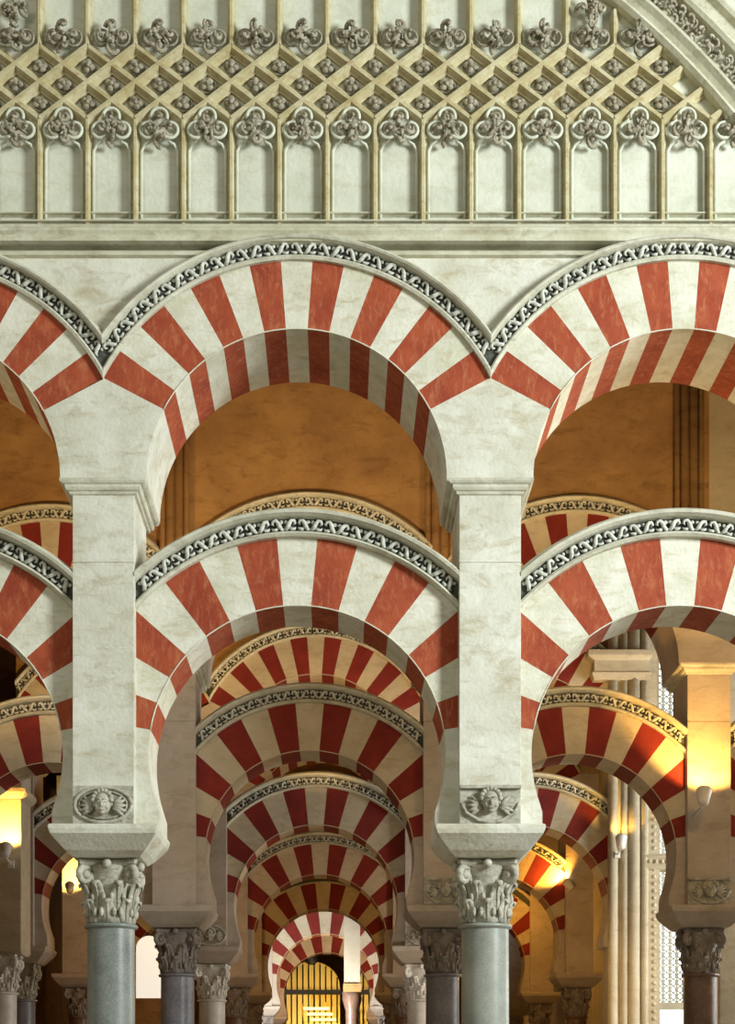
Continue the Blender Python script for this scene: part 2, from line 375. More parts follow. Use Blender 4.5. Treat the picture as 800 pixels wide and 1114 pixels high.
def make_pier(xc, Y, half_l, half_r, mats, label, group, face=None, body_only=False):
    """half_l / half_r: half spans of the bays left and right of this pier (front px) or None"""
    x = fx(xc); root = empty('stone_pier', (x, Y, 0), label, 'pier', group)
    w = HW*U
    mb = MB(); mb.box(-w, w, 0.0, 0.85, fz(897), fz(612.6)); mb.box(-w, w, 0.0, 0.85, fz(611.6), fz(536))
    mb.box(-w+0.006, w-0.006, 0.006, 0.84, fz(612.6), fz(611.6))
    mb.build('pier_shaft', mats[4], root, bevel=0.008)
    # impost moulding
    s = [(34, -0.003, 539), (36.5, -0.015, 538), (37, -0.02, 535.5), (39.5, -0.035, 534.5), (41, -0.045, 532), (41, -0.046, 529), (44, -0.06, 528), (46.5, -0.07, 526), (46.5, -0.07, 523)]
    mb = MB(); mb.stack([(-a*U, a*U, b, 0.92-b, fz(c)) for a, b, c in s]); mb.build('impost_moulding', mats[2], root)
    # springer: bounded by the neighbouring arches
    def side(half, sgn):
        hm = half*U; r = hm - ISP*U; R = r+RT*U; t = math.acos(min(1, hm/R)); cz = fz(CYU)
        pts = []
        for i in range(9):
            th = t*(1-i/8); pts.append((sgn*(hm - r*math.cos(th)), cz + r*math.sin(th)))
        pts.append((sgn*ISP*U, fz(523)))
        return (0, cz + R*math.sin(t)), pts
    ap = None; poly = []
    if half_r: ap, pr = side(half_r, 1)
    else: pr = None
    if half_l: ap2, pl = side(half_l, -1); ap = ap or ap2
    else: pl = None
    if pr is None: pr = [(ISP*U, ap[1]), (ISP*U, fz(523))]
    if pl is None: pl = [(-ISP*U, ap[1]), (-ISP*U, fz(523))]
    poly = [ap] + pr + pl[::-1]
    if half_l and half_r and abs(half_l-half_r) < 15: pass
    mb = MB(); mb.prism(poly, 0, TU); mb.build('springer', mats[4], root)
    if face is not None: link_mesh('carved_head', FACE[face], root, (0, 0.0, fz(876)))
    # impost block below the pier
    b = 0.46
    lv = [(37, b-0.30, b+0.30, 929), (44, b-0.37, b+0.36, 923), (53, b-0.45, b+0.43, 913), (57.5, b-0.50, b+0.46, 907), (59.5, b-0.51, b+0.47, 902), (60, b-0.51, b+0.46, 898), (58, b-0.49, b+0.44, 896.5)]
    mb = MB(); mb.stack([(-a*U, a*U, y0, y1, fz(z)) for a, y0, y1, z in lv]); mb.build('impost_block', mats[4], root, bevel=0.006)
    return root

# ---- capital
def capital_mb():
    mb = MB(); u = U
    mb.lathe([(25*u, 0), (24.5*u, 10*u), (23.5*u, 25*u), (24*u, 42*u), (27*u, 55*u), (31*u, 63*u), (31*u, 64*u)], 24)
    def leaf(a, z0, h, w, out, r0):
        c, s = math.cos(a), math.sin(a); tan = (-s, c, 0)
        path = []; rad = []
        for k, (f, o) in enumerate([(0, 0), (0.3, 0.10), (0.6, 0.22), (0.85, 0.55), (0.98, 0.95), (0.93, 1.25), (0.80, 1.25)]):
            r = r0 + out*o; path.append((c*r*u, s*r*u, (z0+h*f)*u))
            rad.append(((w*[0.8, 1, 1.05, 0.95, 0.75, 0.5, 0.2][k])*u, [2.2, 2.2, 2, 2, 2, 1.8, 1][k]*u))
        mb.tube(path, rad, 8, 0, tan)
        # raised mid rib and side lobes
        mb.tube([(c*(r0+2)*u, s*(r0+2)*u, z0*u), (c*(r0+out*0.3+2.2)*u, s*(r0+out*0.3+2.2)*u, (z0+h*0.6)*u), (c*(r0+out+2)*u, s*(r0+out+2)*u, (z0+h)*u)], 1.1*u, 5)
        for sg in (-1, 1):
            for f in (0.45,):
                o = out*f*0.5+1.2
                mb.ball((c*(r0+o)*u - sg*s*w*0.95*u, s*(r0+o)*u + sg*c*w*0.95*u, (z0+h*f)*u), 2.8*u, 2.8*u, 5.5*u, 6, 5)
    for i in range(8): leaf(2*PI*i/8, 1, 25, 7.5, 7, 24.5)
    for i in range(8): leaf(2*PI*(i+0.5)/8, 14, 32, 7, 9, 25)
    return mb
def volute_mb():
    mb = MB(); u = U        # in the plane of local x (outwards) and z
    pts = [(20*u, 0, 36*u), (25*u, 0, 48*u), (31*u, 0, 58*u)]; rad = [2.2*u, 3*u, 3.6*u]
    for k in range(14):
        a = PI*0.75 - k*0.62; r = (11.0 - 0.66*k)*u
        pts.append((35.5*u + r*math.cos(a), 0, 52.5*u + r*math.sin(a))); rad.append((4.6-0.14*k)*u)
    mb.tube(pts, rad, 8)
    mb.ball((35.5*u, 0, 52.5*u), 5*u, 6.5*u, 5*u, 10, 8)
    return mb
def abacus_mb():
    mb = MB(); u = U; pts = []
    for q in range(4):
        a = PI/4 + q*PI/2
        for k in range(7):
            f = -1 + 2*k/6
            # edge from corner q to corner q+1, concave
            c0 = Vector((math.cos(a), math.sin(a))) * 47; c1 = Vector((math.cos(a+PI/2), math.sin(a+PI/2))) * 47
            if k == 0: pass
            p = c0.lerp(c1, (k/6)*0.9+0.05); nrm = Vector((math.cos(a+PI/4), math.sin(a+PI/4)))
            p = p - nrm*(6.5*(1-f*f)); pts.append(p)
    n = len(pts); vs = []
    for sc, z in ((0.93, 63), (1.0, 65), (1.0, 69), (0.98, 70)):
        for p in pts: vs.append((p.x*u*sc, p.y*u*sc, z*u))
    fs = [tuple(range(n-1, -1, -1)), tuple(3*n+i for i in range(n))]
    for k in range(3):
        for i in range(n): fs.append((k*n+i, k*n+(i+1) % n, (k+1)*n+(i+1) % n, (k+1)*n+i))
    mb.add(vs, fs)
    for q in range(4):
        a = q*PI/2; mb.ball((33*u*math.cos(a), 33*u*math.sin(a), 65*u), 5*u, 5*u, 5.5*u, 8, 6)
    return mb
def remesh(mb, name): return {m: mb.mesh(name, [M[m]]) for m in ('capital', 'greycap', 'white_marble')}
CAP, VOL, ABA = remesh(capital_mb(), 'capital'), remesh(volute_mb(), 'volute'), remesh(abacus_mb(), 'abacus')
u = U; HC = fz(1000)
sh = MB(); sh.lathe([(28*u, 0.34), (27.6*u, 0.5), (27.2*u, 1.5), (26.4*u, HC-6*u), (26.4*u, HC-5*u), (29.5*u, HC-4.5*u), (30.5*u, HC-2.5*u), (29.5*u, HC-0.5*u), (26*u, HC)], 40)
SHAFT = {m: sh.mesh('shaft', [M[m]]) for m in ('green_marble', 'pale_granite', 'violet_marble', 'white_marble', 'rose_marble')}
bs = MB(); bs.box(-38*u, 38*u, -38*u, 38*u, 0, 0.12); bs.lathe([(37*u, 0.12), (38*u, 0.16), (37*u, 0.20), (31*u, 0.22), (30*u, 0.26), (33*u, 0.29), (33*u, 0.32), (28*u, 0.34)], 32)
BASE = bs.mesh('column_base', [M['capital']])
def make_column(xc, Y, marble, capm, label, group, dx=0, scale=1.0):
    root = empty('marble_column', (fx(xc)+dx, Y+0.46, 0), label, 'column', group)
    link_mesh('shaft', SHAFT[marble], root); link_mesh('base', BASE, root)
    c = link_mesh('capital', CAP[capm], root, (0, 0, HC))
    for q in range(4):
        v = link_mesh('volute', VOL[capm], c); v.rotation_euler = (0, 0, PI/4+q*PI/2)
    link_mesh('abacus', ABA[capm], c)
    root.scale = (scale, scale, 1)
    return root

# ------------------------------------------------------------------ arcades
ORD = ['front', 'second', 'third', 'fourth', 'fifth', 'sixth', 'seventh']
ROWS = [
    (13.5,  [-299.5, 112.5, 533.5, 954.5]),
    (19.25, [-271.5, 112.5, 533.5, 943.5, 1364]),
    (24.6,  [-271.5, 112.5, 533.5, 954.5]),
    (30.2,  [-271.5, 112.5, 533.5, 954.5]),
    (35.8,  [-271.5, 112.5, 533.5, 954.5]),
    (41.4,  [-271.5, 112.5, 533.5, 954.5]),
    (47.0,  [-271.5, 112.5, 533.5, 954.5]),
]
BAY = ['left', 'centre', 'right', 'far right']
PIERN = ['far left', 'centre left', 'centre right', 'far right', 'outermost right']
MARB = [['green_marble', 'green_marble', 'pale_granite', 'green_marble'],
        ['violet_marble', 'violet_marble', 'violet_marble', 'rose_marble', 'rose_marble'],
        ['violet_marble', 'white_marble', 'white_marble', 'rose_marble'],
        ['rose_marble']*4, ['rose_marble']*4, ['rose_marble']*4, ['rose_marble']*4]
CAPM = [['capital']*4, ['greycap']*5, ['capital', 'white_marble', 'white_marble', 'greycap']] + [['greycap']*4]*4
MNAME = {'green_marble': 'blue-green marble', 'pale_granite': 'pale speckled grey-green', 'violet_marble': 'violet-grey marble', 'white_marble': 'white marble', 'rose_marble': 'dark brown marble'}
FM = [M['vred'], M['vwhite'], M['moulding'], M['carving'], M['white']]
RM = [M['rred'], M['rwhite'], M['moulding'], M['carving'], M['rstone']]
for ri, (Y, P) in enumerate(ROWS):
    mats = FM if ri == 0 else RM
    on = ORD[ri]
    for i in range(len(P)-1):
        if ri == 0:
            desc = {0: 'cut off by the left edge', 1: 'whole between both full piers', 2: 'running out at the right edge'}[i]
            lu = 'upper red and white front arch under the tracery, %s' % desc
            ll = 'lower red and white front horseshoe arch, %s' % desc
        else:
            lu = 'upper round striped arch of the %s arcade back, %s bay' % (on, BAY[i])
            ll = 'lower striped horseshoe arch of the %s arcade back, %s bay' % (on, BAY[i])
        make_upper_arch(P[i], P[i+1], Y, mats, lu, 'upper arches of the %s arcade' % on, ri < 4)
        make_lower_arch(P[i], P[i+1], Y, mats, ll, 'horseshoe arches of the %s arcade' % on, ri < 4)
    for i, p in enumerate(P):
        hl = (P[i]-P[i-1])/2 if i > 0 else None
        hr = (P[i+1]-P[i])/2 if i < len(P)-1 else None
        if ri == 2 and i == 3: continue
        face = {0: {0: 0, 1: 0, 2: 1, 3: 1}, 1: {2: 1, 3: 1, 0: 0}, 2: {1: 0, 2: 1}}.get(ri, {}).get(i)
        make_pier(p, Y, hl, hr, mats, '%s square stone pier of the %s arcade%s' % (PIERN[i], on, ', pale and fully lit' if ri == 0 else ' back, seen through the arches' if ri > 1 else ' back'), 'piers of the %s arcade' % on, face)
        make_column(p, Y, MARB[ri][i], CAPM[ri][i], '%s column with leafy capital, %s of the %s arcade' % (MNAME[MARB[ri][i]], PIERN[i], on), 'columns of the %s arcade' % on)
    # spandrel wall over the upper arches
    mb = MB(); top = fz(275) if ri == 0 else ZT-0.8
    for i in range(len(P)-1):
        half = (P[i+1]-P[i])/2*U; cx = fx((P[i]+P[i+1])/2); R = half - ISP*U + RT*U; cz = fz(CYU); N_ = 40
        pts = []
        for k in range(N_+1):
            x = -half + 2*half*k/N_; pts.append((cx+x, cz+math.sqrt(max(0, R*R-x*x))))
        vs = []
        for x, z in pts: vs += [(x, Y+0.0, z), (x, Y+0.0, top), (x, Y+TU, z), (x, Y+TU, top)]
        fs = []
        for k in range(N_): b = 4*k; fs += [(b, b+4, b+5, b+1), (b+2, b+3, b+7, b+6), (b+1, b+5, b+7, b+3), (b, b+2, b+6, b+4)]
        mi = 1 if (ri == 1 and i == 3) else 0
        mb.add(vs, fs, mi)
    if ri == 0:
        mb.box(-9.5, fx(P[0]), Y, Y+TU, 0, top); mb.box(fx(P[-1]), 9.5, Y, Y+TU, 0, top)
    struct('wall_%s_spandrel' % on, mb, [M['white'] if ri == 0 else M['brown'], M['lightstone']])

# ------------------------------------------------------------------ upper front wall, cornice
mb = MB(); mb.box(-9.5, 9.5, Y1+0.12, Y1+0.9, fz(275), fz(-260)); struct('wall_front', mb, M['panel'])
def sweep_x(mb, x0, x1, prof, mat=0):
    n = len(prof)
    mb.add([(x0, y, z) for y, z in prof] + [(x1, y, z) for y, z in prof], [tuple(range(n)), tuple(range(2*n-1, n-1, -1))] + [(i, i+n, (i+1) % n+n, (i+1) % n) for i in range(n)], mat)
mb = MB(); Yc = Y1
sweep_x(mb, -9.5, 9.5, [(Yc+0.12, fz(243)), (Yc-0.01, fz(244)), (Yc-0.03, fz(246)), (Yc-0.035, fz(249)), (Yc-0.05, fz(250)), (Yc-0.075, fz(252.5)), (Yc-0.08, fz(256)), (Yc-0.06, fz(259)), (Yc-0.07, fz(260.5)), (Yc-0.07, fz(266.5)), (Yc-0.02, fz(267.5)), (Yc+0.12, fz(267.5))])
FP = ROWS[0][1]; edges = [-9.5]
for a, b in zip(FP[:-1], FP[1:]):
    hh = (b-a)/2; RR = hh - ISP + RT + 25; dx = math.sqrt(RR*RR - (CYU-277)**2); edges += [fx((a+b)/2-dx), fx((a+b)/2+dx)]
edges.append(9.5)
for q in range(0, len(edges), 2): sweep_x(mb, edges[q], edges[q+1], [(Yc+0.13, fz(273.5)), (Yc-0.03, fz(274.5)), (Yc-0.045, fz(276.5)), (Yc-0.04, fz(280)), (Yc, fz(281)), (Yc+0.13, fz(281))])
struct('trim_1', mb, M['cornice'])

# ------------------------------------------------------------------ blind tracery
BC = Vector((104.0, 694.0)); BR = 900.0        # big rib circle, photo px
def inside(px, py, pad=0): return (Vector((px, py))-BC).length < BR-pad
tr = empty('blind_tracery', (fx(369), Y1+0.12, fz(242)), 'ochre gothic blind tracery of lancets and lattice covering the wall above the front cornice', 'tracery')
def bar(mb, p, q, w, d, mat=0):
    """chamfered bar between photo px points p and q in the wall plane; w px wide, d m high, d0 recess"""
    P0 = Vector((fx(p[0])-tr.location.x, 0, fz(p[1])-tr.location.z)); P1 = Vector((fx(q[0])-tr.location.x, 0, fz(q[1])-tr.location.z))
    t = (P1-P0).normalized(); nrm = Vector((t.z, 0, -t.x)); w = w*U/2
    sec = [(-w, 0), (-w, -d*0.3), (-w*0.72, -d*0.36), (-w*0.42, -d*0.85), (-w*0.3, -d), (w*0.3, -d), (w*0.42, -d*0.85), (w*0.72, -d*0.36), (w, -d*0.3), (w, 0)]
    vs = [P0 + nrm*a + Vector((0, b, 0)) for a, b in sec] + [P1 + nrm*a + Vector((0, b, 0)) for a, b in sec]; n = len(sec)
    mb.add(vs, [tuple(range(n)), tuple(range(2*n-1, n-1, -1))] + [(i, i+n, (i+1) % n+n, (i+1) % n) for i in range(n)], mat)
SPC = 52.4; MX = [41.5 + SPC*k for k in range(-2, 17)]
def L3(px, py, y=0): return (fx(px)-tr.location.x, y, fz(py)-tr.location.z)
for x in MX:
    mb = MB(); bar(mb, (x, 246), (x, 122), 9, 0.08); mb.build('mullion', M['ochre'], tr)
for x in MX:
    if not inside(x, 48, 8): continue
    mb = MB()
    y = 48
    while inside(x, y, 10) and y > -250: y -= 6
    if 48-y > 10: bar(mb, (x, 48), (x, y), 9, 0.08); mb.build('upper_mullion', M['ochre'], tr)
mb = MB()                                        # lattice of crossing bars
for x in [41.5 + SPC*k for k in range(-4, 19)]:
    for sg in (1, -1):
        ok = [t for t in [q/80 for q in range(81)] if inside(x+sg*2*SPC*t, 45+80*t, 1)]
        if not ok: continue
        a, b = ok[0], ok[-1]
        bar(mb, (x+sg*2*SPC*a, 45+80*a), (x+sg*2*SPC*b, 45+80*b), 12.5, 0.080 if sg > 0 else 0.084)
mb.build('lattice', M['ochre'], tr)
mb = MB()                                        # sill and panel feet
bar(mb, (-80, 238), (900, 238), 5, 0.10); bar(mb, (-80, 226), (900, 226), 4, 0.05)
mb.build('sill', M['cornice'], tr)
def trefoil(mb, xm, yc, flip=1):
    """cusped head of a lancet"""
    pts = []
    pts += [L3(xm-20, 240 if flip > 0 else -10, -0.03), L3(xm-20, yc+flip*22, -0.03), L3(xm-16, yc+flip*15, -0.04), L3(xm-10, yc+flip*13, -0.06)]
    mb.tube(pts, 1.7*U, 6)
    pts = [(2*xm, p) for p in ()]
    mb.tube([L3(xm+20, 240 if flip > 0 else -10, -0.03), L3(xm+20, yc+flip*22, -0.03), L3(xm+16, yc+flip*15, -0.04), L3(xm+10, yc+flip*13, -0.06)], 1.7*U, 6)
    for cx_, cy_, r, a0, a1 in ((-12, 2, 8.5, 80, 330), (0, -13, 9, -20, 200), (12, 2, 8.5, -150, 100)):
        pts = []
        for k in range(13):
            a = math.radians(a0+(a1-a0)*k/12); pts.append(L3(xm+cx_+r*math.cos(a), yc+flip*(cy_) - flip*r*math.sin(a), -0.075))
        mb.tube(pts, 1.9*U, 6)
def cluster(mb, xm, yc, sc=1.0, seed=0):
    """bunch of curled leaves"""
    rnd = random.Random(seed)
    for (dx, dy) in ((-11, 1), (11, 1), (0, -11), (-1, 2), (1, 13)):
        r = 6.3*sc*rnd.uniform(0.85, 1.15); a0 = rnd.uniform(0, 6.28); pts = []; rad = []
        for k in range(10):
            a = a0 + k*0.62; q = r*(1-0.075*k); pts.append(L3(xm+dx*sc+q*math.cos(a), yc+dy*sc+q*math.sin(a), -0.06-0.010*k)); rad.append((2.8-0.13*k)*U*sc)
        mb.tube(pts, rad, 6)
        mb.ball(L3(xm+dx*sc, yc+dy*sc, -0.11), 2.4*U*sc, 3*U*sc, 2.4*U*sc, 7, 5)
    for k in range(6):
        a = rnd.uniform(0, 6.28); mb.tube([L3(xm, yc, -0.08), L3(xm+6*math.cos(a)*sc, yc+6*math.sin(a)*sc, -0.13), L3(xm+14*math.cos(a+0.4)*sc, yc+12*math.sin(a+0.4)*sc, -0.07)], [2*U, 2.6*U, 1*U], 6)
for k, x in enumerate(MX[:-1]):
    xm = x+SPC/2
    mb = MB(); trefoil(mb, xm, 136); mb.build('lancet_head', M['panel'], tr)
    if -30 < xm < 830:
        mb = MB(); cluster(mb, xm, 137, 1.0, k); mb.build('leaf_cluster', M['cluster'], tr)
        if inside(xm, 36, 14):
            mb = MB(); cluster(mb, xm, 36, 0.98, k+50)
            if k in (1, 13): cluster(mb, xm, 6, 0.9, k+90)
            for cx_, r in ((-11, 9), (11, 9)):
                mb.tube([L3(xm+cx_+r*math.cos(2*PI*q/12), 36+r*math.sin(2*PI*q/12), -0.06) for q in range(13)], 1.5*U, 5)
            mb.build('leaf_cluster', M['cluster'], tr)
def rosette_mesh(seed):
    rnd = random.Random(seed); mb = MB(); u = U
    for q in range(4):
        a = PI/4+q*PI/2 + rnd.uniform(-.3, .3)
        mb.ball((4.6*u*math.cos(a), -0.035, 3.9*u*math.sin(a)), 4.2*u, 2.8*u, 3.5*u, 8, 6)
    mb.ball((0, -0.055, 0), 2.6*u, 2.6*u, 2.6*u, 8, 6)
    mb.tube([(9.5*u*math.cos(2*PI*k/12), -0.01, 7.6*u*math.sin(2*PI*k/12)) for k in range(13)], 1.2*u, 5)
    return mb.mesh('rosette', [M['cluster']])
ROS = [rosette_mesh(i) for i in range(4)]
for k, x in enumerate(MX):
    for (px, py) in ((x, 65), (x+SPC/2, 85), (x, 105)):
        if -15 < px < 815 and inside(px, py, 14):
            o = link_mesh('rosette', ROS[(k+int(py)) % 4], tr, L3(px, py, 0)); o.rotation_euler = (0, (k*0.9) % 1.5, 0)

# big curved rib crossing the upper right corner
br = empty('curved_wall_rib', (fx(740), Y1+0.12, fz(58)), 'broad curved stone rib with carved foliage crossing the upper right corner of the wall', 'rib')
BO = br.location
def rib_pt(r, a, y): return (fx(BC.x+r*math.cos(a))-BO.x, y, fz(BC.y-r*math.sin(a))-BO.z)
A0, A1 = math.radians(28), math.radians(68)
def rib_sweep(mb, prof, n=60, mat=0):
    k = len(prof); vs = []
    for i in range(n+1):
        a = A0+(A1-A0)*i/n
        for r, y in prof: vs.append(rib_pt(BR+r, a, y))
    mb.add(vs, [(i*k+q, i*k+(q+1) % k, (i+1)*k+(q+1) % k, (i+1)*k+q) for q in range(k) for i in range(n)] + [tuple(range(k)), tuple(n*k+i for i in range(k))], mat)
mb = MB(); rib_sweep(mb, [(-5, 0), (-6, -0.05), (-5, -0.10), (-1, -0.13), (2, -0.12), (3, -0.08), (9, -0.11), (14, -0.15), (17, -0.15), (19, -0.12), (21, -0.05), (41, -0.04), (44, -0.12), (48, -0.14), (51, -0.12), (54, -0.06), (66, -0.07), (69, -0.12), (73, -0.13), (77, -0.1), (80, 0)])
rb = mb.build('rib_moulding', M['cornice'], br)
mb = MB(); rnd = random.Random(3)
na = 62
for i in range(na):
    a = A0 + (A1-A0)*(i+0.5)/na
    for q in range(3):
        r = BR+24+q*6+rnd.uniform(-2, 2); a2 = a + rnd.uniform(-0.004, 0.004); r0 = rnd.uniform(4, 6); ph = rnd.uniform(0, 6.28); pts = []; rad = []
        for k in range(8):
            t = ph+k*0.7; c = Vector(rib_pt(r, a2, -0.07-0.008*k)); s = r0*(1-0.09*k)*U
            pts.append(c + Vector((s*math.cos(t), 0, s*math.sin(t)))); rad.append((2.2-0.12*k)*U)
        mb.tube(pts, rad, 5)
mb.build('carved_foliage', M['cluster'], rb)
# blind wall tracery beyond the rib is plain

# ------------------------------------------------------------------ vaulting shafts on the second arcade wall
for i, (xc, off) in enumerate(((112.5, 2), (533.5, -8), (943.5, -33))):
    t = empty('vaulting_shaft', (fx(xc+off), ROWS[1][0]-0.02, fz(385)), 'slim brown shafts on the second arcade wall, %s' % ['behind the centre left pier', 'behind the centre right pier', 'seen in the right upper arch'][i], 'shaft', 'shafts on the second arcade wall')
    for k, dx in enumerate((-0.14, -0.05, 0.05, 0.14)):
        mb = MB(); r = 0.035 if k in (0, 3) else 0.055
        mb.lathe([(r*1.5, 0), (r*1.5, 0.08), (r, 0.12), (r, ZT-0.82-fz(385))], 14, (dx, -0.04, 0)); mb.build('slim_shaft', M['brown'], t)

# ------------------------------------------------------------------ clustered gothic pier at the end of the third arcade
GY = 24.5; gx = ax(691, GY)
g = empty('clustered_pier', (gx, GY, 0), 'tall yellow-lit clustered gothic pier beside the bright latticed window', 'pier')
mb = MB(); mb.box(-0.36, 0.33, 0.0, 0.7, 0, ZT-0.85); mb.build('pier_core', M['lightstone'], g)
for dx, r in ((-0.33, 0.075), (-0.16, 0.055), (-0.02, 0.09), (0.14, 0.055)):
    mb = MB(); mb.lathe([(r*1.7, 0), (r*1.7, 0.4), (r, 0.5), (r, ZT-0.9)], 18, (dx, -0.02, 0)); mb.build('shaft', M['lightstone'], g)
mb = MB()
mb.box(0.19, 0.37, -0.02, 0.1, 0, 7.2)
z = 0.3
while z < 7.0:
    mb.ball((0.28, -0.025, z), 0.035, 0.02, 0.03, 8, 5); z += 0.105
mb.build('carved_jamb', M['lightstone'], g)
mb = MB(); z = az(946, GY); mb.stack([(0.17, 0.62, -0.05, 0.3, z), (0.14, 0.66, -0.08, 0.3, z+0.04), (0.16, 0.62, -0.05, 0.3, z+0.07), (0.16, 0.62, -0.05, 0.3, z+0.15), (0.13, 0.67, -0.09, 0.3, z+0.19), (0.17, 0.62, -0.05, 0.3, z+0.23)])
for k in range(5): mb.ball((0.21+k*0.09, -0.07, z+0.11), 0.035, 0.03, 0.03, 8, 5)
mb.build('string_course', M['lightstone'], g)
mb = MB(); z = az(741, GY); mb.stack([(-0.62, 0.20, -0.10, 0.5, z), (-0.66, 0.22, -0.14, 0.5, z+0.10), (-0.62, 0.20, -0.12, 0.5, z+0.12), (-0.62, 0.20, -0.12, 0.5, z+0.28), (-0.72, 0.24, -0.20, 0.5, z+0.34), (-0.72, 0.24, -0.20, 0.5, z+0.42)])
mb.build('cornice', M['lightstone'], g, bevel=0.008)

# plain brown pier behind the right hand column of the second arcade
mb = MB(); x0 = ax(783, 21.2); mb.stack([(x0, x0+0.7, 21.2, 21.9, 0), (x0, x0+0.7, 21.2, 21.9, az(860, 21.2)), (x0-0.05, x0+0.75, 21.15, 21.95, az(856, 21.2)), (x0-0.05, x0+0.75, 21.15, 21.95, az(850, 21.2))])
o = mb.build('square_pier', M['lightstone'], bevel=0.01); tag(o, 'plain buff square pier rising behind the dark column at the right edge', 'pier')

# ------------------------------------------------------------------ odd pier at the left edge
EY = 22.9; ex0, ex1 = ax(-45, EY), ax(23, EY); ec = (ex0+ex1)/2; ew = (ex1-ex0)/2
e = empty('corner_pier', (ec, EY, 0), 'yellow-lit corner pier on a white column at the left edge, two bays back', 'pier')
mb = MB(); mb.stack([(-ew, ew, 0, 0.7, fz(924)), (-ew, ew, 0, 0.7, az(869, EY))]); mb.build('pier_shaft', M['lightstone'], e, bevel=0.01)
mb = MB(); mb.stack([(-ew, ew, 0, 0.7, az(869, EY)), (-ew-0.05, ew+0.05, -0.05, 0.75, az(865, EY)), (-ew-0.07, ew+0.07, -0.07, 0.77, az(862, EY)), (-ew-0.07, ew+0.07, -0.07, 0.77, az(858, EY))]); mb.build('impost_moulding', M['lightstone'], e)
mb = MB(); mb.stack([(-ew, ew, 0, 0.7, az(858, EY)), (-ew-0.5, ew+0.02, 0, 0.7, az(800, EY))]); mb.build('springer', M['rstone'], e)
mb = MB(); mb.stack([(-0.3, 0.42, 0.1, 0.6, fz(931)), (-ew*0.9, ew, 0, 0.7, fz(926)), (-ew*0.9, ew, 0, 0.7, fz(924))]); mb.build('impost_block', M['lightstone'], e)
mb = MB(); make_column(369+ax(-3, EY)/U, EY-0.1, 'white_marble', 'white_marble', 'white marble column carrying the yellow-lit corner pier at the left edge', None)

# ------------------------------------------------------------------ floodlights
def floodlight(loc, tgt, label, power, color, ang=100, arm=0.16, size=1.0):
    r = empty('floodlight', loc, label, 'lamp', 'floodlights on the piers')
    d = (Vector(tgt)-Vector(loc)).normalized(); q = d.to_track_quat('Z', 'Y')
    mb = MB(); s = size
    mb.lathe([(0.03*s, -0.12*s), (0.06*s, -0.10*s), (0.075*s, 0), (0.085*s, 0.06*s), (0.09*s, 0.08*s)], 16); h = mb.build('housing', M['lampbody'], r); h.rotation_mode = 'QUATERNION'; h.rotation_quaternion = q
    mb = MB(); mb.lathe([(0.078*s, 0.082*s), (0.07*s, 0.09*s)], 16); gl = mb.build('lens', M['lampglass'], h)
    mb = MB(); mb.tube([(0, 0, -0.02), (0, 0.06, -0.10), (0, arm, -0.14)], 0.014, 6); mb.box(-0.04, 0.04, arm-0.03, arm+0.01, -0.19, -0.09); mb.build('bracket', M['lampbody'], r)
    l = bpy.data.lights.new('lamp_beam', 'SPOT'); l.energy = power; l.color = color; l.spot_size = math.radians(ang); l.spot_blend = 0.35; l.shadow_soft_size = 0.05
    lo = bpy.data.objects.new('lamp_beam', l); COL.objects.link(lo); lo.location = Vector(loc)+d*0.13*s
    lo.rotation_euler = d.to_track_quat('-Z', 'Y').to_euler()
    return r
GOLD = (1.0, 0.56, 0.11)
YA = 18.75
floodlight((ax(766, YA), YA, az(866, YA)), (ax(774, 19.3), 19.35, az(778, 19.3)), 'white floodlight low on the yellow-lit pier at the right edge', 150, AMBER, 110, 0.545)
YB = 24.1
floodlight((ax(676, YB), YB, az(916, YB)), (ax(680, 24.4), 24.6, az(840, 24.4)), 'white floodlight on the clustered pier beside the latticed window', 30, GOLD, 110, 0.32)
YC = 30.09
floodlight((ax(619, YC), YC, az(962, YC)), (ax(600, 30.2), 30.35, az(936, 30.2)), 'floodlight under the orange-lit arches right of the right front pier', 130, (1.0, 0.42, 0.05), 140)
YD = 22.5
floodlight((ax(6, YD), YD, az(925, YD)), (ax(10, 22.9), 22.95, az(885, 22.9)), 'floodlight on the corner pier at the left edge', 150, GOLD, 100, 0.395)
YE = 29.6
floodlight((ax(76, YE), YE, az(966, YE)), (ax(74, 30.2), 30.3, az(940, 30.2)), 'floodlight washing the pier left of the left front column yellow', 200, GOLD, 90, 0.645)

# warm lamp light inside the aisles
spot('aisle_lamp_beam', (-0.3, 16.2, 6.2), (-0.2, 19.3, 10.2), 300, (1.0, 0.70, 0.38), 100)
spot('aisle_lamp_beam', (-4.3, 16.2, 6.2), (-4.0, 19.3, 9.4), 250, (1.0, 0.60, 0.22), 120)
spot('aisle_lamp_beam', (3.9, 16.0, 6.2), (3.9, 19.3, 9.2), 190, (1.0, 0.62, 0.26), 120)
point('aisle_lamp_glow', (4.2, 15.2, 6.3), 95, WARM)
point('aisle_lamp_glow', (-4.4, 15.2, 6.3), 40, WARM)
point('aisle_lamp_glow', (ax(560, 35.1), 35.1, az(985, 35.1)), 22, (1.0, 0.42, 0.05))
point('aisle_lamp_glow', (3.55, 23.2, 3.4), 34, WARM)
point('aisle_lamp_glow', (3.6, 23.2, 1.0), 16, WARM)
for x, p in ((-3.6, 190), (-0.2, 190), (3.4, 150)): spot('aisle_lamp_beam', (x, 22.5, 6.1), (x, 24.6, 8.0), p*0.8, WARM, 88)
spot('aisle_lamp_beam', (0.0, 16.0, 3.6), (-0.2, 19.3, 6.0), 55, (1.0, 0.80, 0.56), 90)
spot('aisle_lamp_beam', (0.5, 22.3, 2.6), (0.1, 24.6, 4.6), 36, (1, 0.93, 0.82), 100)
for x, p in ((-3.2, 55), (-0.1, 4), (3.4, 50)): point('aisle_lamp_glow', (x, 27.8, 4.6), p, AMBER)
